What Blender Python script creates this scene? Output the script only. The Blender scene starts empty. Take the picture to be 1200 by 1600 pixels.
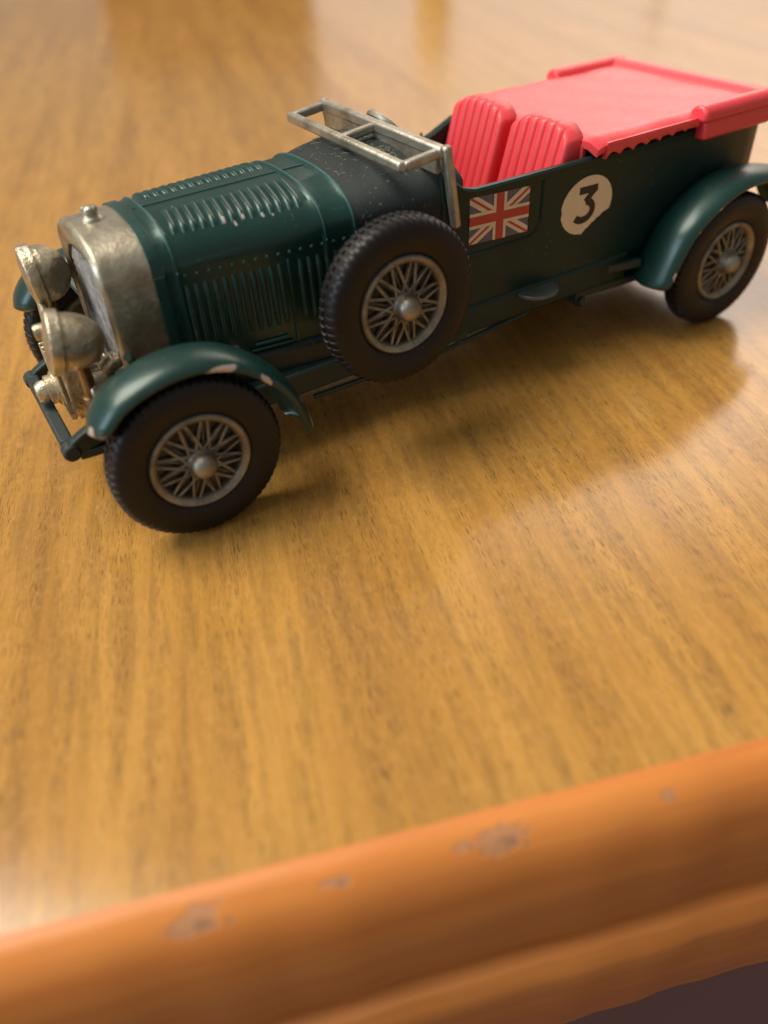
import bpy, bmesh, math, random
from mathutils import Vector, Matrix
random.seed(7)
S = 0.001                      # everything below is written in millimetres
R = math.radians
sc = bpy.context.scene
col = sc.collection

# ------------------------------------------------------------------ camera
cam_d = bpy.data.cameras.new('camera')
cam = bpy.data.objects.new('camera', cam_d); col.objects.link(cam)
yaw, pitch, roll = 0.51552, 0.721, -0.06524
fw = Vector((math.sin(yaw)*math.cos(pitch), math.cos(yaw)*math.cos(pitch), -math.sin(pitch)))
rt = Vector((math.cos(yaw), -math.sin(yaw), 0)); up = rt.cross(fw)
r2 = rt*math.cos(roll)+up*math.sin(roll); u2 = -rt*math.sin(roll)+up*math.cos(roll)
m = Matrix((r2, u2, -fw)).transposed().to_4x4()
m.translation = Vector((-12.428, -67.629, 45.929))*S
cam.matrix_world = m
cam_d.sensor_fit = 'VERTICAL'; cam_d.sensor_height = 36; cam_d.sensor_width = 27
cam_d.lens = 27.0
cam_d.clip_start = 0.002; cam_d.clip_end = 50
cam_d.dof.use_dof = True
cam_d.dof.focus_distance = 72.5*S
cam_d.dof.aperture_fstop = 16.5
sc.camera = cam

# ------------------------------------------------------------------ light of the room, with an added wall fill
w = bpy.data.worlds.new('World'); sc.world = w; w.use_nodes = True
bg = w.node_tree.nodes['Background']
bg.inputs[0].default_value = (1.0, 0.91, 0.82, 1); bg.inputs[1].default_value = 0.27

def area(name, loc, target, sx, sy, power, color):
    l = bpy.data.lights.new(name, 'AREA'); l.shape = 'RECTANGLE'; l.size = sx; l.size_y = sy
    l.energy = power; l.color = color
    o = bpy.data.objects.new(name, l); col.objects.link(o)
    o.location = loc
    o.rotation_euler = (Vector(target)-Vector(loc)).to_track_quat('-Z', 'Y').to_euler()
    return o
area('ceiling_lamp', (-0.56, 0.44, 1.35), (0.03, 0, 0), 0.85, 0.85, 31.0, (1.0, 0.89, 0.76))
area('wall_fill', (1.25, 0.55, 1.15), (1.6, 1.6, 0.95), 0.5, 0.5, 32.0, (1.0, 0.92, 0.86))  # added fill aimed at the wall, so its reflection in the table is pale
area('window_light', (-1.25, 0.10, 0.55), (0.0, 0, 0.01), 0.6, 0.8, 8.0, (0.72, 0.86, 1.0))

sc.view_settings.view_transform = 'Standard'; sc.view_settings.look = 'None'
sc.view_settings.exposure = 0.0; sc.view_settings.gamma = 1.0
sc.view_settings.use_curve_mapping = False
sc.cycles.use_denoising = True
sc.cycles.max_bounces = 8

# ------------------------------------------------------------------ material helpers
class NT:
    def __init__(s, name):
        s.m = bpy.data.materials.new(name); s.m.use_nodes = True
        s.t = s.m.node_tree; s.n = s.t.nodes; s.b = s.n['Principled BSDF']
    def new(s, t, **k):
        x = s.n.new(t)
        for a, v in k.items(): setattr(x, a, v)
        return x
    def lk(s, a, b): s.t.links.new(a, b)
    def coord(s, scale=(1, 1, 1), kind='Object', rot=(0, 0, 0)):
        c = s.new('ShaderNodeTexCoord'); mp = s.new('ShaderNodeMapping')
        mp.inputs['Scale'].default_value = scale; mp.inputs['Rotation'].default_value = rot
        s.lk(c.outputs[kind], mp.inputs[0]); return mp.outputs[0]
    def noise(s, vec, scale, detail=3, rough=.55, dist=0):
        x = s.new('ShaderNodeTexNoise'); x.inputs['Scale'].default_value = scale
        x.inputs['Detail'].default_value = detail; x.inputs['Roughness'].default_value = rough
        x.inputs['Distortion'].default_value = dist
        s.lk(vec, x.inputs['Vector']); return x.outputs['Fac']
    def ramp(s, fac, stops):
        x = s.new('ShaderNodeValToRGB'); e = x.color_ramp.elements
        while len(e) < len(stops): e.new(.5)
        for el, (p, c) in zip(e, stops):
            el.position = p; el.color = c if len(c) == 4 else (*c, 1)
        s.lk(fac, x.inputs[0]); return x.outputs[0]
    def mix(s, fac, a, b, mode='MIX'):
        x = s.new('ShaderNodeMix', data_type='RGBA', blend_type=mode)
        for sock, v in ((x.inputs[0], fac), (x.inputs[6], a), (x.inputs[7], b)):
            if isinstance(v, bpy.types.NodeSocket): s.lk(v, sock)
            elif isinstance(v, (int, float)): sock.default_value = v
            else: sock.default_value = v if len(v) == 4 else (*v, 1)
        return x.outputs[2]
    def math(s, op, a, b=0.0, clamp=False):
        x = s.new('ShaderNodeMath', operation=op); x.use_clamp = clamp
        for i, v in enumerate((a, b)):
            if isinstance(v, bpy.types.NodeSocket): s.lk(v, x.inputs[i])
            else: x.inputs[i].default_value = v
        return x.outputs[0]
    def bump(s, h, strength, dist):
        x = s.new('ShaderNodeBump'); x.inputs['Strength'].default_value = strength
        x.inputs['Distance'].default_value = dist
        s.lk(h, x.inputs['Height']); s.lk(x.outputs[0], s.b.inputs['Normal'])
    def set(s, **k):
        for a, v in k.items():
            i = s.b.inputs[a.replace('_', ' ')]
            if isinstance(v, bpy.types.NodeSocket): s.lk(v, i)
            else: i.default_value = v if not (isinstance(v, tuple) and len(v) == 3) else (*v, 1)
    def spots(s, pts, wob=0.35, nscale=900):
        """mask of irregular patches (wear, dents, painted louvre glints): pts = (x,y,z,radius mm, sx,sy,sz stretch)"""
        tc = s.new('ShaderNodeTexCoord').outputs['Object']
        nz = s.noise(tc, nscale, 3)
        tot = None
        for p in pts:
            x, y, z, r = p[:4]; st = p[4:] or (1, 1, 1)
            sub = s.new('ShaderNodeVectorMath', operation='SUBTRACT'); s.lk(tc, sub.inputs[0]); sub.inputs[1].default_value = (x*S, y*S, z*S)
            mul = s.new('ShaderNodeVectorMath', operation='MULTIPLY'); s.lk(sub.outputs[0], mul.inputs[0])
            mul.inputs[1].default_value = tuple(1000/(r*q) for q in st)
            ln = s.new('ShaderNodeVectorMath', operation='LENGTH'); s.lk(mul.outputs[0], ln.inputs[0])
            d = s.math('ADD', ln.outputs['Value'], s.math('MULTIPLY', s.math('SUBTRACT', nz, .5), wob*6))
            f = s.math('MULTIPLY', s.math('SUBTRACT', 1.0, d), 6.0, True)
            tot = f if tot is None else s.math('MAXIMUM', tot, f)
        return tot

def paint(name, base, rough=.3, metal=.25, wear=.56, dust=.0, spots=None, coat=.3):
    t = NT(name); v = t.coord()
    geo = t.new('ShaderNodeNewGeometry')
    n1 = t.noise(v, 420, 4); n2 = t.noise(v, 2600, 3); n3 = t.noise(v, 150, 3)
    c = t.mix(t.ramp(n3, [(.35, (0, 0, 0)), (.7, (1, 1, 1))]), base, tuple(q*1.35 for q in base))
    # thin paint on raised edges
    pt = t.math('ADD', geo.outputs['Pointiness'], t.math('MULTIPLY', t.math('SUBTRACT', n1, .5), .09))
    ed = t.ramp(pt, [(wear-.02, (0, 0, 0)), (wear+.05, (1, 1, 1))])
    c = t.mix(t.math('MULTIPLY', ed, .55), c, tuple(min(1, q*2.6+.012) for q in base))
    # pale dust specks
    sp = t.ramp(n2, [(.665-dust*.06, (0, 0, 0)), (.72-dust*.06, (1, 1, 1))])
    sp = t.math('MULTIPLY', sp, t.ramp(n1, [(.42, (0, 0, 0)), (.62, (1, 1, 1))]))
    c = t.mix(t.math('MULTIPLY', sp, .22+dust*.35), c, (.33, .29, .22))
    rg = t.math('ADD', t.math('MULTIPLY', n1, .22), rough-.08)
    if spots:
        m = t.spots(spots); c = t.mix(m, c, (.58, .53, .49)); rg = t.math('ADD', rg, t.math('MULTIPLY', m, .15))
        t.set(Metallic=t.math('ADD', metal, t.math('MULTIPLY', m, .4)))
    else: t.set(Metallic=metal)
    t.set(Base_Color=c, Roughness=rg, Coat_Weight=coat, Coat_Roughness=.18)
    t.bump(t.math('ADD', n1, t.math('MULTIPLY', n2, .5)), .12, .0002)
    return t.m

def metal(name, a, b, rough=.34, bump=.25, scale=500):
    t = NT(name); v = t.coord()
    n1 = t.noise(v, scale, 5, .62, .3); n2 = t.noise(v, scale*5, 3); n3 = t.noise(v, scale*.4, 3)
    c = t.mix(t.ramp(n1, [(.36, (0, 0, 0)), (.66, (1, 1, 1))]), a, b)
    c = t.mix(t.ramp(n3, [(.55, (0, 0, 0)), (.75, (.7, .7, .7))]), c, tuple(q*.45 for q in b))
    t.set(Base_Color=c, Metallic=.88, Roughness=t.math('ADD', t.math('MULTIPLY', n1, .35), rough-.12))
    t.bump(t.math('ADD', n1, t.math('MULTIPLY', n2, .4)), bump, .00025)
    return t.m

M = {}
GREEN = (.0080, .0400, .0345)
M['green'] = paint('green_paint', GREEN, .28, .25, dust=.25, coat=.05, spots=[(5.4+i*.835+dx, y, z, r*.6, .65, 1.9, 1.2) for i, dx, y, z, r in ((1, -.1, -2.2, 23.4, .34), (5, -.36, -5.45, 22.55, .42), (6, -.4, -5.9, 22.2, .36), (7, -.36, -5.6, 22.5, .46), (9, -.38, -5.9, 22.35, .36), (10, -.4, -6.2, 22.2, .3), (13, -.4, -6.4, 22.2, .34))])  # louvre-end spots: worn bare metal, with white glints painted in as well
M['fender'] = paint('green_fender_paint', GREEN, .32, .28, wear=.60, dust=.0, coat=.25, spots=[
    (4.0, -15.8, 15.25, .9, 2.5, .5, .45), (7.0, -15.8, 13.2, .65, 1.0, .5, 1.5), (10.6, -14.6, 7.0, .7, 1, 1, 1.6), (-7.2, -13.9, 12.6, .7), (-4.6, -16.1, 13.6, .35, 2.2, .6, .7),
    (57.6, -16.1, 12.1, .4, .7, .7, 1.9), (55.0, -16.1, 8.4, .3, .8, .8, 1.6), (60.3, -16.1, 14.5, .25, 1.5, .8, .6)])
M['matt'] = paint('dusty_dark_paint', (.0075, .0150, .0150), .55, .05, dust=.6, coat=.0)
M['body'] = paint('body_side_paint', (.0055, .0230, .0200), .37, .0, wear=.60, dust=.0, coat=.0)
M['worn'] = paint('worn_teal_edge', (.017, .070, .069), .45, .3, dust=.1, coat=.0)
M['grey_green'] = paint('rubbed_green_paint', (.085, .105, .100), .40, .5, dust=.4, coat=.0)
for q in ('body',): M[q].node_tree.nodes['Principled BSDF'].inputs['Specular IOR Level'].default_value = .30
M['chassis'] = paint('chassis_paint', (.007, .020, .018), .40, .05, dust=.1, coat=.0)
M['pewter'] = metal('dull_pewter', (.54, .51, .41), (.30, .27, .20), .36, .4)
M['chrome'] = metal('worn_bright_metal', (.74, .68, .52), (.34, .29, .19), .30, .9, 420)
M['grey_metal'] = metal('grey_cast_metal', (.52, .50, .42), (.30, .28, .22), .42, .45, 600)
M['grille'] = metal('silver_grille', (.24, .236, .23), (.13, .128, .125), .55, .2, 900)
M['grille_dark'] = metal('grille_gaps', (.10, .095, .09), (.05, .047, .044), .5)
M['bronze'] = metal('bronze_stem', (.40, .27, .13), (.22, .14, .06), .34)
M['spoke_metal'] = metal('grimy_spoke_metal', (.33, .31, .26), (.16, .145, .115), .5, .3, 700)
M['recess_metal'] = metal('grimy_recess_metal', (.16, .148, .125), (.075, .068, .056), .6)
M['wheel_metal'] = metal('tarnished_wheel_metal', (.36, .34, .285), (.20, .182, .145), .42, .4, 500)

t = NT('tyre_rubber'); v = t.coord(); n = t.noise(v, 700, 4); n2 = t.noise(v, 160, 3); n3 = t.noise(v, 4200, 2)
c = t.mix(n2, (.005, .0044, .0047), (.010, .0082, .0082))
c = t.mix(t.math('MULTIPLY', t.ramp(n3, [(.70, (0, 0, 0)), (.76, (1, 1, 1))]), .35), c, (.2, .17, .13))
t.set(Base_Color=c, Roughness=t.math('ADD', t.math('MULTIPLY', n, .22), .36), Specular_IOR_Level=.38)
t.bump(n, .12, .0002); M['tyre'] = t.m

t = NT('dark_recess'); t.set(Base_Color=(.016, .014, .012), Roughness=.6); M['dark'] = t.m

t = NT('red_plastic'); v = t.coord(); n = t.noise(v, 130, 3); n2 = t.noise(v, 1500, 3); n3 = t.noise(v, 420, 4)
c = t.mix(n, (.78, .058, .074), (.84, .078, .092))
c = t.mix(t.math('MULTIPLY', t.ramp(n3, [(.62, (0, 0, 0)), (.78, (1, 1, 1))]), .22), c, (.42, .05, .05))
t.set(Base_Color=c, Roughness=t.math('ADD', t.math('MULTIPLY', n2, .2), .28), Subsurface_Weight=.25, Subsurface_Scale=.0008,
      Specular_IOR_Level=.55)
t.b.inputs['Subsurface Radius'].default_value = (1.0, .35, .3)
t.bump(n2, .08, .0002); M['red'] = t.m

def flat(name, c, rough=.5, var=.15):
    t = NT(name); n = t.noise(t.coord(), 900, 4)
    t.set(Base_Color=t.mix(n, tuple(q*(1-var) for q in c), tuple(min(1, q*(1+var)) for q in c)), Roughness=rough); return t.m
M['cream'] = flat('cream_sticker', (.78, .66, .46), .5, .08)
M['flag_white'] = flat('flag_cream', (.74, .62, .46))
M['flag_red'] = flat('flag_red_print', (.50, .055, .035))
M['flag_blue'] = flat('flag_blue_print', (.13, .11, .17), .5, .3)
M['black_print'] = flat('black_print', (.022, .018, .016), .5, .3)

# tabletop veneer: grain runs along local Y
t = NT('wood_veneer')
def gv(cx, cy): return t.coord((cx, cy, 1))
broad = t.noise(gv(150, 7), 1, 4, .55, .3)
mid = t.noise(gv(850, 75), 1, 5, .65, .2)
pore = t.noise(gv(9500, 620), 1, 2, .6, .0)
pore2 = t.noise(gv(420, 24), 1, 4, .6, .2)
fine = t.noise(gv(9000, 1500), 1, 2, .6)
fig = t.noise(gv(1500, 900), 1, 3, .6)
c = t.ramp(broad, [(.28, (.34, .167, .038)), (.45, (.435, .222, .047)), (.60, (.51, .270, .060)), (.76, (.39, .197, .043))])
c = t.mix(t.math('MULTIPLY', t.ramp(mid, [(.36, (1, 1, 1)), (.58, (0, 0, 0))]), .48), c, (.20, .110, .036))
c = t.mix(t.math('MULTIPLY', t.ramp(fig, [(.5, (0, 0, 0)), (.72, (1, 1, 1))]), .30), c, (.58, .32, .105))
pm = t.ramp(pore, [(.36, (1, 1, 1)), (.45, (0, 0, 0))])
pm = t.math('MULTIPLY', pm, t.ramp(pore2, [(.40, (1, 1, 1)), (.60, (.12, .12, .12))]))
c = t.mix(t.math('MULTIPLY', pm, .75), c, (.085, .050, .020))
c = t.mix(t.math('MULTIPLY', t.ramp(fine, [(.30, (1, 1, 1)), (.42, (0, 0, 0))]), .35), c, (.16, .085, .035))
c = t.mix(t.math('MULTIPLY', t.ramp(fine, [(.68, (0, 0, 0)), (.74, (1, 1, 1))]), .45), c, (.85, .58, .24))
smear = t.noise(t.coord((28, 22, 1)), 1, 3, .5)
t.set(Base_Color=c, Roughness=t.math('ADD', .05, t.math('ADD', t.math('MULTIPLY', fig, .06), t.math('MULTIPLY', smear, .14))), Specular_IOR_Level=.5)
t.bump(t.math('SUBTRACT', t.math('MULTIPLY', fig, .4), pm), .06, .0001)
M['veneer'] = t.m

t = NT('edge_wood'); v = t.coord((14, 260, 260)); n = t.noise(v, 1, 4, .6, .3); n2 = t.noise(t.coord((60, 900, 900)), 1, 4)
c = t.ramp(n, [(.30, (.50, .160, .032)), (.5, (.60, .205, .040)), (.7, (.68, .26, .056))])
c = t.mix(t.math('MULTIPLY', t.ramp(n2, [(.5, (0, 0, 0)), (.75, (1, 1, 1))]), .22), c, (.30, .09, .02))
DENTS = [(-11.7, -1.75, -.7, 1.15, 1.5, .7, .8), (7.2, -1.75, -.7, 1.2, 1.5, .7, .8), (4.7, -1.6, -.6, .45, 1.4, .7, .8), (-3.4, -1.7, -.6, .5, 1.8, .6, .8), (18.2, -1.75, -.7, .5, 1.2, .7, .8)]
sm = t.spots(DENTS, .42, 1300); sm2 = t.spots([(q[0]+.35, q[1]-.1, q[2]-.2, q[3]*.5, 1.2, .6, 1) for q in DENTS], .5, 2200)
c = t.mix(t.math('MULTIPLY', sm, .55), c, (.36, .23, .15))
c = t.mix(t.math('MULTIPLY', sm2, .40), c, (.17, .095, .055))
t.set(Base_Color=c, Roughness=t.math('ADD', .46, t.math('MULTIPLY', sm, .25)))
t.bump(t.math('SUBTRACT', t.math('MULTIPLY', n2, .15), sm), .35, .0006)
M['edge'] = t.m

M['floor'] = flat('dim_floor', (.19, .095, .085), .6)
M['wall'] = flat('pale_wall', (.74, .67, .62), .85, .02)

# ------------------------------------------------------------------ mesh helpers
def tag(o, label, cat=None, group=None, kind=None):
    if label: o['label'] = label
    if cat: o['category'] = cat
    if group: o['group'] = group
    if kind: o['kind'] = kind
    return o

def mk(name, V, F, mat, parent=None, smooth=True, ang=38, bevel=0, seg=2, sub=0, loc=None, rot=None, kind=None, label=None, mats=None, midx=None):
    me = bpy.data.meshes.new(name)
    me.from_pydata([(a*S, b*S, c*S) for a, b, c in V], [], F)
    bm = bmesh.new(); bm.from_mesh(me); bmesh.ops.recalc_face_normals(bm, faces=bm.faces); bm.to_mesh(me); bm.free()
    if mats:
        for q in mats: me.materials.append(M[q])
        me.polygons.foreach_set('material_index', midx)
    else: me.materials.append(M[mat])
    if smooth:
        me.shade_smooth()
        me.set_sharp_from_angle(angle=R(ang))
    o = bpy.data.objects.new(name, me); col.objects.link(o)
    if parent: o.parent = parent
    if loc: o.location = Vector(loc)*S
    if rot: o.rotation_euler = rot
    if bevel:
        b = o.modifiers.new('bevel', 'BEVEL'); b.width = bevel*S; b.segments = seg; b.limit_method = 'ANGLE'; b.angle_limit = R(35)
    if sub:
        b = o.modifiers.new('sub', 'SUBSURF'); b.levels = sub; b.render_levels = sub
    if kind: o['kind'] = kind
    if label: o['label'] = label
    return o

class MB:
    def __init__(s): s.V = []; s.F = []
    def add(s, V, F):
        k = len(s.V); s.V += [tuple(v) for v in V]; s.F += [tuple(i+k for i in f) for f in F]
    def box(s, x0, x1, y0, y1, z0, z1):
        s.add([(x, y, z) for x in (x0, x1) for y in (y0, y1) for z in (z0, z1)],
              [(0, 1, 3, 2), (4, 6, 7, 5), (0, 4, 5, 1), (2, 3, 7, 6), (0, 2, 6, 4), (1, 5, 7, 3)])
    def loft(s, secs, closed=True, caps=True, ring=False):
        n = len(secs[0]); V = [p for q in secs for p in q]; F = []
        L = len(secs)
        for i in range(L if ring else L-1):
            for j in range(n if closed else n-1):
                a = i*n+j; b = i*n+(j+1) % n; c = ((i+1) % L)*n+(j+1) % n; d = ((i+1) % L)*n+j
                F.append((a, b, c, d))
        if caps and closed and not ring:
            F.append(tuple(range(n))[::-1]); F.append(tuple((L-1)*n+j for j in range(n)))
        s.add(V, F)
    def tube(s, pts, rad, n=8, cap=True, sq=None):
        pts = [Vector(p) for p in pts]; secs = []
        rads = rad if isinstance(rad, (list, tuple)) else [rad]*len(pts)
        prev = None
        for i, p in enumerate(pts):
            d = (pts[min(i+1, len(pts)-1)]-pts[max(i-1, 0)]).normalized()
            if prev is None:
                a = Vector((0, 0, 1)) if abs(d.z) < .9 else Vector((1, 0, 0))
                u = d.cross(a).normalized()
            else: u = (prev-d*prev.dot(d)).normalized()
            prev = u; v = d.cross(u)
            secs.append([p+u*math.cos(2*math.pi*k/n)*rads[i]+v*math.sin(2*math.pi*k/n)*rads[i] for k in range(n)])
        s.loft(secs, caps=cap)
    def bar(s, p, q, a, b, upv=(0, 0, 1)):
        """rectangular bar from p to q, a wide (sideways) and b tall"""
        p = Vector(p); q = Vector(q); d = (q-p).normalized(); u = d.cross(Vector(upv)).normalized(); v = u.cross(d)
        sec = lambda c: [c+u*a/2+v*b/2, c-u*a/2+v*b/2, c-u*a/2-v*b/2, c+u*a/2-v*b/2]
        s.loft([sec(p), sec(q)])
    def lathe(s, prof, n=48, axis='y', c=(0, 0, 0), closed=False):
        """prof = (radius, along)"""
        secs = []
        for k in range(n):
            a = 2*math.pi*k/n; ca, sa = math.cos(a), math.sin(a)
            if axis == 'y': secs.append([(c[0]+r*ca, c[1]+h, c[2]+r*sa) for r, h in prof])
            elif axis == 'x': secs.append([(c[0]+h, c[1]+r*ca, c[2]+r*sa) for r, h in prof])
            else: secs.append([(c[0]+r*ca, c[1]+r*sa, c[2]+h) for r, h in prof])
        s.loft(secs, closed=closed, caps=False, ring=True)
    def build(s, name, mat, parent=None, **k): return mk(name, s.V, s.F, mat, parent, **k)

def catmull(P, n):
    out = []; P = [P[0]]+list(P)+[P[-1]]
    for i in range(1, len(P)-2):
        for k in range(n):
            t_ = k/n; a, b, c_, d = P[i-1], P[i], P[i+1], P[i+2]
            out.append(tuple(.5*(2*b[j]+(c_[j]-a[j])*t_+(2*a[j]-5*b[j]+4*c_[j]-d[j])*t_*t_+(3*b[j]-a[j]-3*c_[j]+d[j])*t_**3) for j in range(len(b))))
    out.append(tuple(P[-2])); return out
def lerp(tab, x):
    if x <= tab[0][0]: return tab[0][1]
    for (a, u), (b, v) in zip(tab, tab[1:]):
        if x <= b: f = (x-a)/(b-a); return u+(v-u)*f
    return tab[-1][1]

# ------------------------------------------------------------------ setting: table, floor, wall
EA = R(-18.476)
table = bpy.data.objects.new('table', None); col.objects.link(table)
table.location = Vector((-2.66, -47.6, 0))*S; table.rotation_euler = (0, 0, EA)
tag(table, 'varnished wooden table with streaky veneer top and rounded orange edge', 'table')
b = MB(); b.box(-900, 900, 0, 1150, -20, 0)
b.build('tabletop', 'veneer', table, smooth=False)
# rounded edge strip, slightly worn along its length
def strip(name, prof, mat, x0=-900, x1=900):
    b = MB(); secs = []
    xs = [x0]+[x0+(x1-x0)*0+q for q in ()]+[-200+i*2.0 for i in range(0, 201)]+[x1]
    xs = sorted(set([x for x in xs if x0 <= x <= x1]))
    for x in xs:
        wob = .10*math.sin(x*.31)+.08*math.sin(x*.83+1)+.05*math.sin(x*2.1)
        secs.append([(x, y+wob*(.5 if y > -.5 else .8), z+wob*.3*(0 if z > -.2 else 1)) for y, z in prof])
    b.loft(secs); return b.build(name, mat, table)
up_prof = [(.15, -.02), (-.5, .03), (-1.2, -.25), (-2.1, -1.0), (-2.9, -2.2), (-3.5, -3.8), (-3.95, -6.2), (-4.15, -9.5), (-3.9, -13.2), (-3.3, -14.4), (-2.2, -14.8), (.15, -14.9)]
strip('edge_nosing', up_prof, 'edge')
lo_prof = [(.15, -15.0), (-3.0, -15.1), (-4.6, -15.5), (-5.3, -16.4), (-5.5, -18), (-5.3, -26), (-4.9, -31), (-4.0, -33.6), (-1.5, -34.4), (.15, -34.4)]
strip('lower_edge_moulding', lo_prof, 'edge')
b = MB(); b.box(-4000, 4000, -4000, 4000, -760, -740)
o = b.build('floor', 'floor', smooth=False); tag(o, None, kind='structure')
b = MB(); b.box(-60, 3600, 1700, 1760, -740, 2500)
o = b.build('wall', 'wall', smooth=False); o.rotation_euler = (0, 0, R(-30)); tag(o, None, kind='structure')

# ------------------------------------------------------------------ the toy car (x: front to rear, y: away, z: up)
car = bpy.data.objects.new('toy_car', None); col.objects.link(car)
tag(car, 'dark green die-cast vintage touring car toy with red seats and red tonneau cover', 'toy car')

# --- chassis
b = MB()
for s_ in (-1, 1):
    b.box(3, 71, s_*8.4-.7, s_*8.4+.7, 6.0, 8.4)
b.box(6, 74, -8.0, 8.0, 5.6, 6.6)
b.box(12, 24, -3.5, 3.5, 4.4, 5.7)
chassis = b.build('chassis', 'chassis', car, bevel=.25)
b = MB()
b.tube([(14, -8.6, 5.0), (29, -9.2, 5.2), (40, -9.4, 6.2)], .28, 8)
b.tube([(31, -9.3, 5.3), (31, -9.0, 6.6)], .35, 8)
b.build('brake_rod', 'chassis', car)
for s_ in (-1, 1):
    b = MB()
    pts = catmull([(-8.7, s_*7.1, 7.5), (-5.5, s_*7.1, 8.6), (-1, s_*7.2, 9.4), (4, s_*7.4, 8.6)], 5)
    secs = []
    for i, p in enumerate(pts):
        h = .75+.35*math.sin(math.pi*i/(len(pts)-1))
        secs.append([(p[0], p[1]-.55, p[2]+h), (p[0], p[1]+.55, p[2]+h), (p[0], p[1]+.55, p[2]-h), (p[0], p[1]-.55, p[2]-h)])
    b.loft(secs)
    b.build('dumb_iron', 'chassis', car, bevel=.2)
    b = MB(); b.bar((-8.2, s_*7.15, 6.9), (6, s_*7.3, 6.1), 1.2, .8)
    b.bar((-5, s_*7.2, 6.3), (4, s_*7.3, 5.5), 1.2, .6)
    b.build('leaf_spring', 'chassis', car, bevel=.15)
b = MB(); b.bar((-8.75, -6.6, 7.5), (-8.75, 6.6, 7.5), 1.15, 1.5)
for q in (-1, 1): b.tube([(-8.75, q*6.45, 7.45), (-8.75, q*7.9, 7.45)], .78, 14)
b.build('front_crossbar', 'matt', car, bevel=.2)
for x in (0, 64):
    b = MB(); b.tube([(x, -13.5, 7.55), (x, 13.5, 7.55)], .7, 12); b.build('axle', 'grey_metal', car)

# --- bonnet
def bw(x): return lerp([(1.5, 6.55), (4.5, 6.85), (19, 8.45), (20.3, 8.6), (24, 9.4), (28, 10.25), (30.5, 10.5)], x)
def shoulder(x): return lerp([(1.5, 19.8), (20, 19.8), (30.5, 20.8)], x)
def topz(x): return lerp([(1.5, 23.25), (20, 23.55), (23, 24.1), (30.5, 24.7)], x)
PW = 2.5
def arch(x, y, off=0.0):
    bb = bw(x)+off; f = min(1, abs(y)/bb)
    return shoulder(x)+(topz(x)+off-shoulder(x))*(1-f**PW)**(1/PW)
def hull_sec(x, zb, off=0.0, n=28, inset=0):
    bb = bw(x)+off; out = [(x, -bb+.3+inset, zb), (x, -bb, zb+.6)]
    out += [(x, -bb, zb+(shoulder(x)-zb)*k/4) for k in (1, 2, 3)]
    out.append((x, -bb+.02, shoulder(x)-.12)); out.append((x, -bb-.0, shoulder(x)))
    for k in range(1, n):
        a = math.pi*k/n; cy = math.copysign(abs(math.cos(a))**(2/PW), math.cos(a))
        out.append((x, -bb*cy, arch(x, bb*cy-1e-9, 0)+off*math.sin(a)))
    return out+[(p[0], -p[1], p[2]) for p in out[:7][::-1]]
b = MB()
xs = [2.0, 2.05, 2.9, 3.05, 3.5, 4.0, 4.25, 12, 16, 16.9, 17.1, 17.3, 17.45, 19.6, 19.95, 20.1]
of = [-.3, .22, .22, .0, .0, .22, 0, 0, 0, 0, .2, .2, .0, .0, .22, -.2]
b.loft([hull_sec(x, 10.6, o_) for x, o_ in zip(xs, of)])
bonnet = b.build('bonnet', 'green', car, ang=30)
def rib(path, nrm, wdir, width, height, n=7):
    b = MB(); secs = []
    L = len(path)
    for i, p in enumerate(path):
        f = i/(L-1); e = (max(0, 1-abs(2*f-1)**8))**.5*.85+.15
        p = Vector(p); N = Vector(nrm[i]); Wd = Vector(wdir)
        secs.append([p+Wd*(width/2*math.cos(math.pi*k/(n-1)))*(.6+.4*e)+N*(height*e*math.sin(math.pi*k/(n-1))-.08) for k in range(n)])
    b.loft(secs); return b
for s_ in (-1, 1):                       # louvres on the two top panels
    for i in range(14):
        x = 5.4+i*.835; path = []; nr = []
        y0, y1 = 1.75+.0*i, 5.45+.095*i
        for k in range(9):
            y = y0+(y1-y0)*k/8; z = arch(x, y); dz = (arch(x, y+.02)-arch(x, y-.02))/.04
            N = Vector((0, -dz, 1)).normalized()
            path.append((x-.05*k, s_*y, z)); nr.append((0, s_*N.y, N.z))
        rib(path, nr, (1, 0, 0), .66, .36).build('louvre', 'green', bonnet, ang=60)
    for i in range(16):                  # and on the side panels
        x = 4.5+i*.82 if i < 11 else 14.6+(i-11)*.85
        path = [(x, s_*(bw(x)), 12.9+(18.7-12.9)*k/8) for k in range(9)]
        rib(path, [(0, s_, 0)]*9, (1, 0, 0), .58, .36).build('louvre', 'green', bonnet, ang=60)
b = MB()
for s_ in (-1, 1):
    for i in range(15):
        x = 4.6+i*1.02; c_ = (x, s_*(bw(x)), 19.45)
        V = []; F = []
        for k in range(3):
            r_ = (.2, .15, .0)[k]; h = (0, .13, .18)[k]
            for j in range(8): V.append((c_[0]+r_*math.cos(j*math.pi/4), c_[1]+s_*h, c_[2]+r_*math.sin(j*math.pi/4)))
        for k in range(2):
            for j in range(8): F.append((k*8+j, k*8+(j+1) % 8, (k+1)*8+(j+1) % 8, (k+1)*8+j))
        b.add(V, F)
b.build('rivets', 'green', bonnet, kind='stuff')
for xb, rr in ((20.0, .13), (17.2, .09), (3.98, .09)):   # rolled panel edges with the paint worn thin
    b = MB(); b.tube([q for q in hull_sec(xb, 16.0, .2 if xb > 19 else .16, 40)[5:-5]], rr, 6); b.build('panel_edge', 'worn', bonnet, ang=60)
b = MB()                                 # centre hinge and the short hinge lines of the panels
secs = []
for x in (3.4, 6, 10, 14, 18, 19.7):
    z = topz(x); secs.append([(x, -.16, z-.05), (x, -.1, z+.09), (x, .1, z+.09), (x, .16, z-.05)])
b.loft(secs); b.build('hinge', 'green', bonnet, ang=60)
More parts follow.
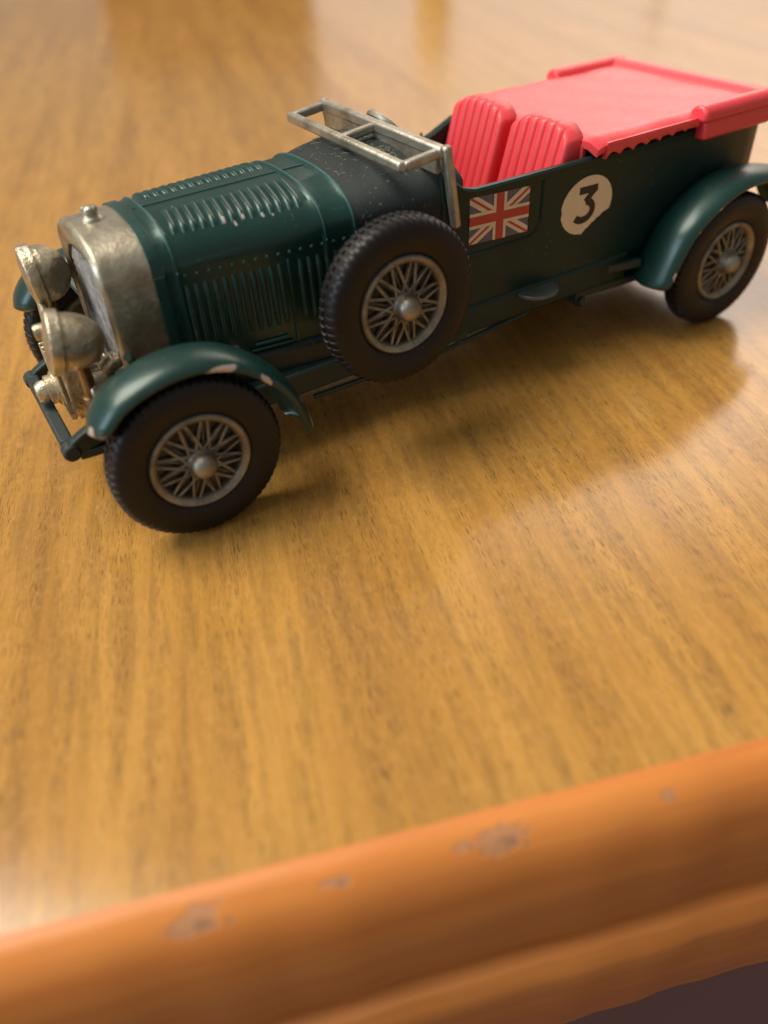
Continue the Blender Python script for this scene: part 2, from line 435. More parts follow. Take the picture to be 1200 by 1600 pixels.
for s_ in (-1, 1):
    b = MB()
    b.tube([(9.4, s_*(bw(9.4)+.1), 11.75), (12.6, s_*(bw(12.6)+.1), 11.75)], .16, 6)
    b.tube([(9.0, s_*(bw(9)+.1), 11.2), (13.0, s_*(bw(13)+.1), 11.2)], .12, 6)
    b.build('bonnet_catch', 'green', bonnet)
    b = MB()
    b.bar((13.5, s_*(bw(13.5)+.1), 18.9), (13.5, s_*(bw(13.5)+.1), 11.0), .2, .25, (1, 0, 0))
    b.build('panel_seam', 'green', bonnet, bevel=.06)

# --- valance below bonnet
b = MB(); secs = []
for x in (2.5, 8, 14, 20, 26, 31):
    y = bw(x); secs.append([(x, -y-.25, 6.6), (x, -y-.25, 10.4), (x, -y+.3, 10.9), (x, y-.3, 10.9), (x, y+.25, 10.4), (x, y+.25, 6.6)])
b.loft(secs); b.build('valance', 'chassis', car, bevel=.15)

# --- radiator
def rad_outline(yh, top, zb, peak=.0, n=24, sh=19.6):
    out = [(-yh*.96, zb), (-yh, (zb+sh)/2), (-yh, sh-1)]
    for k in range(0, n+1):
        a = math.pi*k/n; cy = math.copysign(abs(math.cos(a))**(2/2.6), math.cos(a)); sz = abs(math.sin(a))**(2/2.6)
        out.append((-yh*cy, sh+(top-sh)*sz+peak*max(0, 1-abs(cy)*2.2)))
    return out+[(yh, sh-1), (yh, (zb+sh)/2), (yh*.96, zb)]
b = MB()
o1 = rad_outline(6.05, 22.7, 8.3, .25); o2 = rad_outline(6.45, 23.1, 8.3, .2); o3 = rad_outline(6.6, 23.25, 8.3, .1); inn = rad_outline(5.75, 20.9, 8.8, .1, sh=17.0)
b.loft([[(x, y, z) for y, z in oo] for x, oo in ((-.9, inn), (-1.9, inn), (-2.25, o1), (-1.85, o2), (-.6, o2), (1.0, o3), (2.2, o3), (2.2, inn))])
rad = b.build('radiator_shell', 'pewter', car, ang=45, bevel=.12)
b = MB()
b.loft([[(x, y, z) for y, z in inn] for x in (-1.72, -1.0)])
grille = b.build('grille', 'grille_dark', rad, ang=30)
b = MB()                                  # slanting ridges of the stone guard
for k in range(-14, 30):
    z0 = 8.4+k*.6
    for dirn in (1, -1):
        pts = []
        for j in range(25):
            y = -5.75+11.5*j/24; z = z0+dirn*(y)*.5
            ok = 8.9 < z < (16.8+(20.7-16.8)*max(0, 1-abs(y/5.75)**2.6)**(1/2.6))
            if ok: pts.append((-1.67, y, z))
        if len(pts) > 2: b.tube([pts[0], pts[-1]], .15 if dirn == 1 else .03, 4)
b.build('grille_mesh', 'grille', grille, kind='stuff')
b = MB(); b.lathe([(.0, 1.25), (.45, 1.2), (.62, .95), (.62, .45), (.85, .3), (.95, 0), (1.0, -.4)], 20, 'z', (-.1, 0, 23.15))
b.bar((-.75, 0, 24.15), (.55, 0, 24.05), .6, .55)
b.build('radiator_cap', 'pewter', rad, bevel=.15)

# --- scuttle
b = MB()
xs = [19.7, 21, 23, 25, 27, 29, 30.2, 30.6]
b.loft([hull_sec(x, 10.6, -.06 if x < 30.4 else -.4) for x in xs])
scuttle = b.build('scuttle', 'matt', car, ang=40)

# --- tub
Yb = 10.5
def rail_n(x): return lerp([(28, 23.6), (29.2, 22.7), (30.4, 21.8), (31.6, 21.45), (34, 21.4), (60, 21.3), (70, 20.9), (76, 20.4)], x)
def rail_f(x): return lerp([(28, 23.6), (30, 22.3), (33, 20.3), (36, 19.5), (38.5, 19.4), (41, 20.2), (44, 21.5), (46, 21.7), (60, 21.3), (70, 20.9), (76, 20.4)], x)
plan = [(28.2, 10.28), (29.2, 10.42), (30.4, 10.5), (31.6, 10.5), (34, 10.5), (36, 10.5), (38.5, 10.5), (41, 10.5), (44, 10.5), (48, 10.5), (54, 10.5), (60, 10.5), (66, 10.45), (70, 10.1), (73, 9.1), (75, 7.2), (75.9, 4), (76.1, 0)]
pl = [(x, -y, rail_n(x)) for x, y in plan]+[(x, y, rail_f(x)) for x, y in plan[::-1][1:]]
def inward(i):
    a = Vector(pl[max(0, i-1)][:2]); c_ = Vector(pl[min(len(pl)-1, i+1)][:2]); d = (c_-a).normalized()
    return Vector((-d.y, d.x))
b = MB(); secs = []
for i, (x, y, zt) in enumerate(pl):
    n_ = inward(i)
    P_ = lambda o_, z: (x+n_.x*o_, y+n_.y*o_, z)
    secs.append([P_(1.3, 7.0), P_(.5, 8.0), P_(.12, 9.2), P_(0, 10.2), P_(0, 13), P_(0, 17), P_(0, zt-.9), P_(-.12, zt-.55), P_(-.22, zt-.2), P_(-.05, zt), P_(.35, zt+.05), P_(.75, zt-.15), P_(.8, zt-.7), P_(.8, 14), P_(1.0, 8.6), P_(1.5, 7.4)])
b.loft(secs)
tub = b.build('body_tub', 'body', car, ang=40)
b = MB(); b.add([(30, -9.8, 9), (30, 9.8, 9), (74, 9, 9), (74, -9, 9), (30, -9.8, 8.4), (30, 9.8, 8.4), (74, 9, 8.4), (74, -9, 8.4)], [(0, 1, 2, 3), (4, 7, 6, 5), (0, 4, 5, 1), (2, 6, 7, 3), (1, 5, 6, 2), (0, 3, 7, 4)])
b.build('cockpit_floor', 'dark', tub, smooth=False)
for s_ in (-1, 1):                         # raised door frame with a rounded lower corner, sill below
    b = MB()
    path = [(30.2, s_*10.52, 20.6), (30.2, s_*10.52, 15.6)] if s_ > 0 else []
    path += [(30.2, s_*10.5, 15.3), (38.4, s_*10.5, 15.3), (39.3, s_*10.5, 15.6), (39.8, s_*10.5, 16.3), (39.9, s_*10.5, 17.2), (39.9, s_*10.5, 20.4)]
    b.tube(path, .16, 8); b.build('door_seam', 'body', tub)
    b = MB()
    secs = []
    for x in (22, 28.5, 31, 40, 50, 53):
        y = min(bw(x), 10.5) if x < 30 else 10.5
        secs.append([(x, s_*(y+.05), 10.1), (x, s_*(y+.30), 9.8), (x, s_*(y+.22), 7.2), (x, s_*(y-.4), 6.7), (x, s_*(y-1.5), 6.7), (x, s_*(y-1.5), 10.1)])
    b.loft(secs); b.build('sill', 'body', tub, bevel=.12)
    b = MB()                               # step plate
    top = []
    for k in range(17):
        a = math.pi*k/16; top.append((39.7-2.4*math.cos(a)*1.0, s_*(10.6+2.5*math.sin(a)**.8)))
    b.loft([[(x, y, z) for x, y in top] for z in (9.35, 9.75)]); b.build('step_plate', 'grey_green', car, bevel=.1)
    b = MB(); b.box(46.2, 47.6, s_*9.6-.8, s_*9.6+.8, 5.6, 7.2); b.tube([(46.9, s_*9.7, 5.7), (46.9, s_*10.9, 5.9)], .55, 10)
    b.build('spring_shackle', 'chassis', car, bevel=.15)
    b = MB(); b.bar((47, s_*9.6, 6.6), (64, s_*10.2, 6.0), 1.3, .9); b.bar((50, s_*10.2, 8.6), (54, s_*11.8, 9.0), .9, .9)
    b.build('rear_spring', 'chassis', car, bevel=.15)

# --- fenders
def fender(name, crown, yin, yout, drop, mat, s_, tipf, tipb):
    pts = catmull(crown, 6); L = len(pts); secs = []
    n = 13
    for i, (x, z) in enumerate(pts):
        a = pts[max(0, i-1)]; c_ = pts[min(L-1, i+1)]; d = Vector((c_[0]-a[0], c_[1]-a[1])).normalized(); nx, nz = -d.y, d.x
        f = i/(L-1); e = 1.0
        if f < tipf: e = math.sqrt(max(0.0, 1-(1-f/tipf)**2))*.78+.22
        if f > 1-tipb: e = math.sqrt(max(0.0, 1-((f-1+tipb)/tipb)**2))*.45+.55
        yc = (yin+yout)/2; h = (yout-yin)/2*e
        row = []; row2 = []
        for k in range(n):
            u = -1+2*k/(n-1); uu = u*.985
            dn = -drop*(.72 if u > 0 else 1.1)*(1-math.sqrt(1-uu*uu))*(.55+.45*e)
            row.append((x+nx*dn, s_*(yc+h*u), z+nz*dn))
            dn2 = dn-.42; row2.append((x+nx*dn2, s_*(yc+h*u*.94), z+nz*dn2))
        secs.append(row+row2[::-1])
    b = MB(); b.loft(secs); return b.build(name, mat, car, ang=60, sub=1)
front_crown = [(-7.6, 12.3), (-7.0, 13.6), (-5.2, 15.25), (-2.2, 16.35), (.8, 16.65), (3.6, 16.15), (6.0, 14.9), (8.3, 12.8), (9.9, 10.3), (10.8, 7.6), (11.1, 6.4)]
rear_crown = [(53.2, 6.9), (53.9, 8.6), (55.0, 11.0), (56.4, 13.1), (58.7, 14.9), (61.9, 16.45), (65.5, 17.0), (69.2, 16.6), (72.6, 15.6), (74.8, 13.6), (76.2, 11.2)]
for s_ in (-1, 1):
    fender('front_fender', front_crown, 10.5, 15.8, 1.5, 'fender', s_, .16, .07)
    fender('rear_fender', rear_crown, 10.3, 16.2, 1.6, 'fender', s_, .07, .10)
    b = MB()
    b.tube([(-2.5, s_*10.6, 16.0), (-1.5, s_*6.9, 13.8)], .35, 8); b.tube([(6.5, s_*10.4, 13.6), (7, s_*7, 11.5)], .35, 8)
    b.build('fender_stay', 'chassis', car)

# --- wheels
def make_wheel(name, parent):
    b = MB()
    b.lathe([(3.55, -.55), (3.72, -1.0), (3.95, -1.32), (4.22, -1.40), (4.42, -1.25), (4.46, -.9), (4.4, .9), (4.2, 1.3), (3.7, 1.2), (3.55, .5)], 64, 'y', closed=True)
    wh = b.build(name, 'wheel_metal', parent, ang=50)
    b = MB()
    prof = [(4.40, -.95), (4.52, -1.12), (4.75, -1.26), (5.3, -1.42), (6.0, -1.47), (6.6, -1.42), (7.02, -1.26), (7.25, -1.02), (7.34, -.7), (7.36, -.35), (7.30, 0)]
    prof = prof+[(r, -h) for r, h in prof[::-1][1:]]
    b.lathe(prof, 72, 'y', closed=True)
    N = 62
    for k in range(N):                     # tread blocks along both shoulders, thin ribs between
        for sd in (-1, 1):
            a = 2*math.pi*(k+(.5 if sd > 0 else 0))/N
            secs = []
            for (h, r, wd) in ((.14, 7.33, .15), (.24, 7.49, .16), (.75, 7.47, .165), (1.02, 7.32, .165), (1.25, 7.07, .15), (1.34, 6.90, .10)):
                hw = wd*1.45; c_, s2 = math.cos(a), math.sin(a)
                q = []
                for (dt, dr) in ((-hw, -.18), (-hw*.72, 0), (hw*.72, 0), (hw, -.18)):
                    rr = r+dr; q.append((rr*c_-dt*s2, sd*h, rr*s2+dt*c_))
                secs.append(q)
            b.loft(secs)
    b.build('tyre', 'tyre', wh, ang=40)
    b = MB()
    for lay in range(2):
        n = 12; h0, h1 = ((-1.15, -.85), (-.5, -.35))[lay]
        for k in range(n):
            for sg in (-1, 1):
                a0 = 2*math.pi*(k+.5*lay)/n; a1 = a0+sg*R((26, 14)[lay])
                r0, r1 = 1.2, 3.8
                b.tube([(r0*math.cos(a0), h0, r0*math.sin(a0)), (r1*math.cos(a1), h1, r1*math.sin(a1))], (.15, .12)[lay], 6, cap=False)
    b.build('spokes', 'spoke_metal', wh, kind='stuff')
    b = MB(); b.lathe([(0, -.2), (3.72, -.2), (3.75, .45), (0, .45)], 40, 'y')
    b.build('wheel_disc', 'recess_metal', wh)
    b = MB(); b.lathe([(1.45, .2), (1.42, -.9), (1.30, -1.3), (1.22, -1.45), (1.15, -1.6), (1.13, -1.9), (1.02, -2.25), (.78, -2.55), (.45, -2.72), (.02, -2.78)], 28, 'y')
    b.build('hub_cap', 'wheel_metal', wh, ang=50)
    return wh
wheel0 = make_wheel('wheel', car)
def place(src, loc, rot, name=None):
    c_ = src.copy(); col.objects.link(c_); c_.location = Vector(loc)*S; c_.rotation_euler = rot
    if name: c_.name = name
    for ch in src.children:
        d = ch.copy(); col.objects.link(d); d.parent = c_
    return c_
WY = 14.33
place(wheel0, (64, -WY, 7.55), (0, R(31), 0)); place(wheel0, (0, WY, 7.55), (0, R(10), math.pi)); place(wheel0, (64, WY, 7.55), (0, R(50), math.pi))
spare = place(wheel0, (20.7, -14.1, 15.2), (0, R(-12), 0), 'spare_wheel')
spare['label'] = 'spare wire wheel with black tyre mounted on the side of the bonnet'
wheel0.location = Vector((0, -WY, 7.55))*S; wheel0.rotation_euler = (0, R(17), 0)
b = MB(); b.tube([(20.7, -8, 15.2), (20.7, -13.6, 15.2)], 1.2, 12); b.build('spare_wheel_mount', 'chassis', car)

# --- windscreen folded flat over the scuttle
b = MB()
F0, F1 = (23.9, 24.9), (27.9, 25.35)
b.bar((F0[0], -10.6, F0[1]), (F0[0], 10.6, F0[1]), .85, .9)
b.bar((F1[0], -10.9, F1[1]), (F1[0], 10.9, F1[1]), .95, 1.0)
ws = b.build('windscreen', 'grey_metal', car, bevel=.22, label='tarnished windscreen frame folded flat over the scuttle')
b = MB()
for y in (-10.35, 0.2, 10.35): b.bar((F0[0]+.2, y, F0[1]-.02), (F1[0]-.2, y, F1[1]-.05), .8, .82)
b.build('cross_rail', 'grey_metal', ws, bevel=.2)
b = MB()
b.bar((F1[0]-.1, -10.2, 24.3), (F1[0]-.1, 10.2, 24.3), .5, 1.7)
b.build('lower_rail', 'grey_metal', ws, bevel=.1)
for s_ in (-1, 1):
    b = MB(); b.bar((28.1, s_*10.85, 25.9), (29.3, s_*10.85, 18.6), .95, .85, (1, 0, 0))
    b.build('post', 'grey_metal', ws, bevel=.28)
# steering wheel on the far side
b = MB(); secs = []
for k in range(40):
    a = 2*math.pi*k/40; secs.append([((2.55+.42*math.cos(q*math.pi/4))*math.cos(a), (2.55+.42*math.cos(q*math.pi/4))*math.sin(a), .42*math.sin(q*math.pi/4)) for q in range(8)])
b.loft(secs, ring=True, caps=False)
for k in range(4):
    a = k*math.pi/2+.4; b.tube([(0, 0, 0), (2.4*math.cos(a), 2.4*math.sin(a), 0)], .2, 6)
b.tube([(0, 0, .3), (0, 0, -4)], .35, 8)
b.build('steering_wheel', 'grey_metal', car, loc=(32.3, 5.0, 23.0), rot=(0, R(50), 0))

# --- red plastic interior and tonneau
def seat(y0, y1):
    nu, nv = 85, 20; V = []; F = []
    def fx(z): return 44.1-.29*(23.4-z)
    for layer in (0, 1):
        for j in range(nv+1):
            for i in range(nu):
                u = i/(nu-1); y = y0+(y1-y0)*u
                zt = 24.15-1.35*abs(2*u-1)**3.4
                f = j/nv; z = 11+(zt-11)*(1-(1-f)**1.6)
                rnd = max(0, (f-.85)/.15)**2.5*.45; erd = max(0, abs(2*u-1)-.96)/.04
                x = fx(z)
                if layer == 0: x += -.36*abs(math.sin(math.pi*7*u))**.55*(1-.5*max(0, (f-.9)/.1)**3)+rnd+.22*erd**2
                else: x += 1.9-rnd*.4-.25*erd**2
                V.append((x, y, z))
    n = nu*(nv+1)
    for j in range(nv):
        for i in range(nu-1):
            a = j*nu+i; F.append((a, a+1, a+nu+1, a+nu)); F.append((n+a, n+a+nu, n+a+nu+1, n+a+1))
    for j in range(nv):
        for i in (0, nu-1):
            a = j*nu+i; F.append((a, a+nu, n+a+nu, n+a))
    for i in range(nu-1):
        a = nv*nu+i; F.append((a, a+1, n+a+1, n+a)); F.append((i, i+1, n+i+1, n+i))
    return mk('seat', V, F, 'red', car, ang=50, bevel=0)
s1 = seat(-9.35, -.55); s2 = seat(.75, 9.55)
b = MB(); b.box(36.5, 43, -9.3, 9.3, 9.2, 12.5); b.build('seat_cushion', 'red', car, bevel=.6, seg=3)
b = MB(); b.box(45.3, 46.0, -9.6, 9.6, 9.2, 22.4); b.build('bulkhead', 'red', car, bevel=.2)
# tonneau cover: slightly sagging sheet with rolled sides
b = MB(); nu, nv = 30, 24; V = []; F = []
for j in range(nv+1):
    y = -11.3+22.6*j/nv
    for i in range(nu+1):
        f = i/nu; x = 45.4+25.0*f+.45*max(0, (abs(y)-10.0)/1.3)**2*(1-f)**6
        edge = max(0, (abs(y)-10.2)/1.1); fr = max(0, .6-f*25.4)/.6
        z = 23.05-.62*edge**2.2-.25*fr**2-.14*math.sin(math.pi*j/nv)*math.sin(math.pi*f)+.04*math.sin(x*.9+y*.5)
        V.append((x, y, z))
n1 = len(V)
V += [(x, y*.985, z-.7) for x, y, z in V]
W_ = nu+1
for j in range(nv):
    for i in range(nu):
        a = j*W_+i; F.append((a, a+1, a+W_+1, a+W_)); F.append((n1+a, n1+a+W_, n1+a+W_+1, n1+a+1))
for i in range(nu):
    for j in (0, nv):
        a = j*W_+i; F.append((a, a+1, n1+a+1, n1+a))
for j in range(nv):
    for i in (0, nu):
        a = j*W_+i; F.append((a, a+W_, n1+a+W_, n1+a))
cover = mk('tonneau_cover', V, F, 'red', car, ang=55, label='glossy red plastic tonneau cover with scalloped edge and rolled rear')
for s_ in (-1, 1):
    b = MB(); top = []; bot = []
    N = 66
    for k in range(N+1):
        x = 47.0+12.7*k/N; ph = (x-47.0)/1.82
        zb = 21.1+.5*abs(math.sin(math.pi*ph))**.7+.5*(k/N)
        top.append((x, 22.6)); bot.append((x, zb))
    secs = []
    for (x, zt), (_, zb) in zip(top, bot):
        secs.append([(x, s_*11.3, zt), (x, s_*11.42, (zt+zb)/2), (x, s_*11.3, zb), (x, s_*10.8, zb), (x, s_*10.7, zt)])
    b.loft(secs); b.build('scalloped_flap', 'red', cover, ang=50)
    b = MB()
    b.loft([[(x, s_*y, z) for y, z in ((10.0, 22.2), (10.05, 23.15), (10.7, 23.72), (11.6, 23.7), (12.2, 23.3), (12.3, 22.6), (12.1, 22.15))] for x in (59.6, 60.0, 65, 70.4, 71.2)])
    b.build('folded_hood_side', 'red', cover, ang=60, bevel=.3)
    b = MB(); b.box(60.3, 70.8, min(s_*10.4, s_*11.95), max(s_*10.4, s_*11.95), 20.35, 22.3)
    b.build('folded_hood_lower', 'red', cover, bevel=.35, seg=3)
b = MB()
b.loft([[(x, y, z) for x, z in ((68.3, 22.4), (68.5, 23.05), (69.4, 23.6), (70.4, 23.65), (71.2, 23.3), (71.5, 22.6), (71.3, 22.0))] for y in (-11.4, -11, 0, 11, 11.4)])
b.build('folded_hood_rear', 'red', cover, ang=60, bevel=.2)
b = MB(); b.box(69.5, 71.0, -11.5, 11.5, 20.4, 22.4); b.build('folded_hood_back', 'red', cover, bevel=.35, seg=3)

# --- flag and number stickers on the near side
def poly_clip(poly, rect):
    def clip(P, f, inter):
        out = []
        for i in range(len(P)):
            a, c_ = P[i-1], P[i]
            if f(c_):
                if not f(a): out.append(inter(a, c_))
                out.append(c_)
            elif f(a): out.append(inter(a, c_))
        return out
    x0, x1, y0, y1 = rect
    ix = lambda v: (lambda a, c_: (v, a[1]+(c_[1]-a[1])*(v-a[0])/(c_[0]-a[0])))
    iy = lambda v: (lambda a, c_: (a[0]+(c_[0]-a[0])*(v-a[1])/(c_[1]-a[1]), v))
    for f, it in ((lambda p: p[0] >= x0, ix(x0)), (lambda p: p[0] <= x1, ix(x1)), (lambda p: p[1] >= y0, iy(y0)), (lambda p: p[1] <= y1, iy(y1))):
        poly = clip(poly, f, it)
        if not poly: return []
    return poly
FW, FH = 7.15, 4.35
def band(ax, ay, bx, by, w0, w1):
    d = Vector((bx-ax, by-ay)).normalized(); n_ = Vector((-d.y, d.x))
    return [(ax+n_.x*w0, ay+n_.y*w0), (bx+n_.x*w0, by+n_.y*w0), (bx+n_.x*w1, by+n_.y*w1), (ax+n_.x*w1, ay+n_.y*w1)]
layers = []
full = (0, FW, 0, FH); cx, cy = FW/2, FH/2
layers.append(([(0, 0), (FW, 0), (FW, FH), (0, FH)], 2))
layers.append((band(-2, -2*FH/FW, FW+2, FH+2*FH/FW, -.48, .48), 0)); layers.append((band(-2, FH+2*FH/FW, FW+2, -2*FH/FW, -.48, .48), 0))
for (ax, ay) in ((0, 0), (FW, FH), (0, FH), (FW, 0)):
    ox, oy = (ax-cx)*.2, (ay-cy)*.2
    layers.append((band(cx, cy, ax+ox, ay+oy, -.15, .09), 1))
layers.append(([(cx-.78, 0), (cx+.78, 0), (cx+.78, FH), (cx-.78, FH)], 0)); layers.append(([(0, cy-.72), (FW, cy-.72), (FW, cy+.72), (0, cy+.72)], 0))
layers.append(([(cx-.46, 0), (cx+.46, 0), (cx+.46, FH), (cx-.46, FH)], 1)); layers.append(([(0, cy-.42), (FW, cy-.42), (FW, cy+.42), (0, cy+.42)], 1))
V = []; F = []; mi = []
fx0, fz0 = 31.05, 16.35
for i, (p, mt) in enumerate(layers):
    q = poly_clip(p, full); k = len(V)
    for (a, c_) in q: V.append((fx0+a, -10.53-.006*i, fz0+c_-.055*a+.05*math.sin(a*1.3)*.5))
    F.append(tuple(range(k, k+len(q)))); mi.append(mt)
k = len(V)
flagd = mk('flag_sticker', V, F, None, tub, smooth=False, mats=['flag_white', 'flag_red', 'flag_blue'], midx=mi, label='worn union flag sticker on the door')
V = []; F = []
ncx, ncz, nr = 45.95, 16.7, 3.45
chip = {}
for k in range(72):
    a = 2*math.pi*k/72; deg = math.degrees(a); r_ = nr+.012*math.sin(k*2.3)
    if 268 < deg < 338:                      # torn lower right part
        f = (deg-268)/70; r_ = nr*(.99-.25*math.sin(math.pi*f)**.55)+.05*math.sin(k*1.7)
    if 176 < deg < 188: r_ -= .13
    V.append((ncx+r_*math.cos(a), -10.53, ncz+r_*.84*math.sin(a)))
V.append((ncx, -10.53, ncz))
for k in range(72): F.append((k, (k+1) % 72, 72))
disc = mk('number_sticker', V, F, 'cream', tub, smooth=False, label='chipped round cream sticker with the number 3')
def stroke(pts, wd, y):
    V = []; F = []
    P_ = [Vector(p) for p in pts]
    for i, p in enumerate(P_):
        d1 = (p-P_[max(0, i-1)]); d2 = (P_[min(len(P_)-1, i+1)]-p)
        if d1.length < 1e-9: d1 = d2
        if d2.length < 1e-9: d2 = d1
        n1_ = Vector((-d1.normalized().y, d1.normalized().x)); n2_ = Vector((-d2.normalized().y, d2.normalized().x)); mN = (n1_+n2_).normalized()
        sc_ = min(1.8, 1/max(.35, mN.dot(n1_))); V.append((p.x+mN.x*wd*sc_, y, p.y+mN.y*wd*sc_)); V.append((p.x-mN.x*wd*sc_, y, p.y-mN.y*wd*sc_))
    for i in range(len(P_)-1): F.append((2*i, 2*i+1, 2*i+3, 2*i+2))
    return V, F
b = MB()
three = [(-1.30, 1.72), (1.15, 1.72), (-.30, .42)]
arc = [(-.45+1.25*math.cos(R(q))*1.0, -.72+1.12*math.sin(R(q))) for q in range(78, -152, -10)]
tilt = R(-2)
tr = lambda P_: [(ncx+.05+x*math.cos(tilt)-z*math.sin(tilt), ncz+.12+.84*(x*math.sin(tilt)+z*math.cos(tilt))) for x, z in P_]
b.add(*stroke(tr(three[:2]), .37, -10.545)); b.add(*stroke(tr([(1.02, 1.85), (-.35, .33)]), .35, -10.547)); b.add(*stroke(tr(arc), .37, -10.549))
b.build('number_print', 'black_print', disc, smooth=False)

# --- headlamps, their brackets and the supercharger between the dumb irons
def headlamp(c_, rot, k, ln):
    b = MB()
    b.lathe([(2.55, -.55), (2.80, -.52), (2.84, -.45), (2.84, .42), (2.78, .5), (2.55, .52), (2.52, .6)]+[(2.52*max(.008, 1-((q-.6)/(ln-.6))**2.3)**.5, q) for q in [.6+(ln-.6)*k/12 for k in range(1, 13)]], 36, 'x')
    h = b.build('headlamp', 'chrome', car, ang=28, loc=c_, rot=rot); h.scale = (k, k, k)
    b = MB(); b.lathe([(2.6, -.50), (2.3, -.62), (1.2, -.8), (.02, -.85)], 32, 'x'); b.build('lens', 'pewter', h)
    return h
headlamp((-5.55, 5.2, 17.95), (0, R(-2), R(-2)), 1.0, 3.2)
headlamp((-6.75, -4.9, 16.2), (R(0), R(12), R(-6)), .96, 4.2)
for (y, z0, z1, x) in ((-4.9, 9.2, 14.6, -5.3), (5.2, 9.2, 16.0, -5.0)):
    b = MB(); b.tube([(x, y, z0), (x, y, z0+1.4), (x, y, z0+1.5), (x, y, z1)], [.85, .85, .62, .55], 12); b.build('headlamp_stem', 'bronze', car, ang=30)
b = MB(); b.tube([(-6.0, -4.6, 15.6), (-6.3, 0, 15.4), (-5.6, 4.8, 16.4)], .42, 10)
b.lathe([(.02, -1.05), (.62, -1.0), (.72, -.8), (.72, -.1), (.5, 0), (.5, .9)], 16, 'x', (-6.7, -1.6, 15.9)); b.build('lamp_bar', 'chrome', car, ang=45)
b = MB()
b.loft([[(x, y, z) for y, z in ((-3.0, 7.6), (-3.3, 9), (-3.2, 12.4), (-2.2, 13.6), (2.2, 13.6), (3.2, 12.4), (3.3, 9), (3.0, 7.6), (2, 7), (-2, 7))] for x in (-7.0, -6.6, -4.2, -3.6)])
blower = b.build('supercharger', 'chrome', car, bevel=.35, seg=3)
for k in range(7):
    b = MB(); y = -2.7+k*.9; b.bar((-7.1, y, 7.6), (-7.1, y, 13.0), .35, .55, (1, 0, 0)); b.build('cooling_fin', 'chrome', blower, bevel=.1)
b = MB()
b.lathe([(.02, -2.2), (.8, -2.1), (1.05, -1.7), (1.05, -1.2), (1.35, -1.1), (1.35, -.6), (1.6, -.5), (1.6, .3)], 20, 'x', (-7.1, .2, 9.6))
b.build('blower_nose', 'chrome', blower, ang=40)
b = MB(); b.loft([[(x, y, z) for y, z in ((-5.9, 9.6), (-6.0, 11.2), (-5.2, 11.9), (-3.2, 11.9), (-3.2, 9.2))] for x in (-5.4, -5.0, -3.0, -2.6)])
b.build('carburettor', 'pewter', blower, bevel=.3)
b = MB(); b.tube([(-3.6, -4.2, 12.2), (-2.6, -4.4, 12.9), (-1.8, -4.4, 12.9)], [.7, .85, .6], 12); b.tube([(-3.4, -5.2, 11.2), (-2.4, -5.2, 10.8)], .55, 10)
b.build('intake_pipe', 'chrome', blower, ang=40)

# --- things far back on the table: only their mirror images in the varnish are in view
M['box_wood'] = flat('dark_box_wood', (.17, .065, .022), .45, .35)
M['yellow'] = flat('yellow_plastic', (.72, .44, .04), .4, .1)
M['brown_label'] = flat('brown_label', (.42, .2, .07), .5)
M['white_wax'] = flat('white_wax', (.82, .78, .74), .5, .03)
bx = bpy.data.objects.new('wooden_box', None); col.objects.link(bx); bx.location = Vector((346, 880, 0))*S; bx.rotation_euler = (0, 0, R(-20))
tag(bx, 'dark brown wooden box mirrored as a brown patch at the top left of the tabletop', 'box')
b = MB(); b.box(-105, 105, -60, 60, 0.5, 112); b.build('box_body', 'box_wood', bx, bevel=2)
b = MB(); b.box(-108, 108, -63, 63, 113, 146); b.build('lid', 'box_wood', bx, bevel=4)
yb = bpy.data.objects.new('yellow_bottle', None); col.objects.link(yb); yb.location = Vector((557, 754, 0))*S
tag(yb, 'yellow bottle mirrored as a yellow stripe at the top of the tabletop', 'bottle')
b = MB(); b.lathe([(0, 0), (17, 0), (19, 2), (19, 130), (17, 138), (0, 139)], 32, 'z'); b.build('bottle_body', 'yellow', yb)
b = MB(); b.lathe([(19.2, 96), (19.3, 97), (19.3, 117), (19.2, 118)], 32, 'z'); b.build('label_band', 'brown_label', yb)
b = MB(); b.lathe([(15, 138), (15, 158), (13, 161), (0, 161.5)], 32, 'z'); b.build('cap', 'yellow', yb)
cd = bpy.data.objects.new('white_candle', None); col.objects.link(cd); cd.location = Vector((732, 600, 0))*S
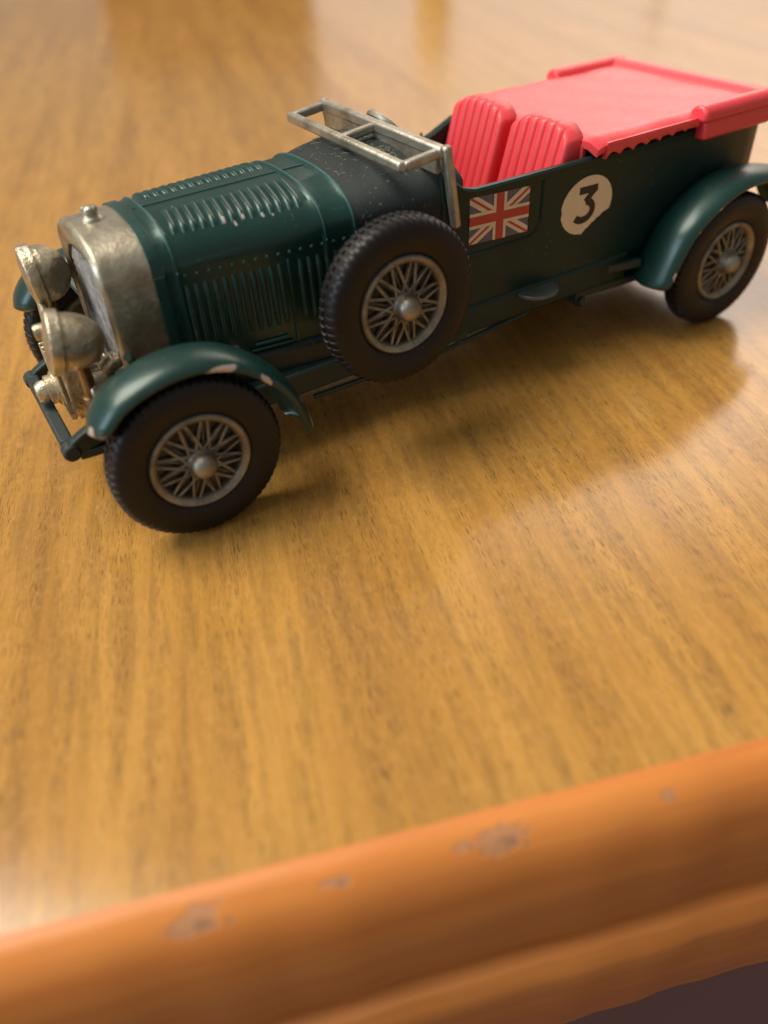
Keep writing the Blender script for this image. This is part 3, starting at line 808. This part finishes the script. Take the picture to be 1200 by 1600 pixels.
tag(cd, 'slim white candle mirrored as a pale stripe behind the red cover', 'candle')
b = MB(); b.lathe([(0, 8), (9, 8), (9.2, 128), (8, 131), (0, 129)], 24, 'z'); b.build('candle_body', 'white_wax', cd)
b = MB(); b.lathe([(0, 0), (24, 0), (26, 4), (14, 7), (12, 14), (10, 14), (10, 8), (0, 8)], 24, 'z'); b.build('holder', 'white_wax', cd)
b = MB(); b.tube([(0, 0, 129), (.4, 0, 138)], .8, 6); b.build('wick', 'dark', cd)

# --- lint and dust caught on the scuttle and inside the folded windscreen
t = NT('lint'); t.set(Base_Color=(.42, .37, .29), Roughness=.9); M['lint'] = t.m
b = MB()
def fibre(x, y, L, rad):
    a = random.uniform(0, 2*math.pi); pts = []
    k = random.uniform(-1.6, 1.6)
    for i in range(6):
        z = arch(x, y, -.06)+.05+.12*math.sin(i*.8)*random.random()
        pts.append((x, y, z)); a += k/5+random.uniform(-.3, .3)
        x += math.cos(a)*L/5; y += math.sin(a)*L/5
        x = min(29.8, max(20.4, x)); y = max(-7.0, min(7.2, y))
    b.tube(pts, rad, 4, cap=False)
for i in range(16): fibre(random.uniform(20.5, 24), random.uniform(-6.5, 7), random.uniform(.3, 1.0), random.uniform(.008, .014))
for i in range(70): fibre(random.gauss(25.9, .6), random.gauss(-4.0, 1.4), random.uniform(.4, 1.4), random.uniform(.008, .016))
for i in range(40): fibre(random.gauss(25.5, 1.0), random.gauss(4, 3), random.uniform(.4, 1.4), random.uniform(.008, .015))
for i in range(450):
    x, y = random.uniform(20.4, 29), random.uniform(-7.6, 7.6); r_ = random.uniform(.008, .024); z = arch(x, y, -.06)+r_*.5
    b.add([(x-r_, y, z), (x+r_, y, z), (x, y-r_, z), (x, y+r_, z), (x, y, z+r_), (x, y, z-r_)], [(0, 2, 4), (2, 1, 4), (1, 3, 4), (3, 0, 4), (2, 0, 5), (1, 2, 5), (3, 1, 5), (0, 3, 5)])
o = b.build('dust_lint', 'lint'); tag(o, 'pale dust and lint fibres caught on the dark scuttle', 'dust', kind='stuff')
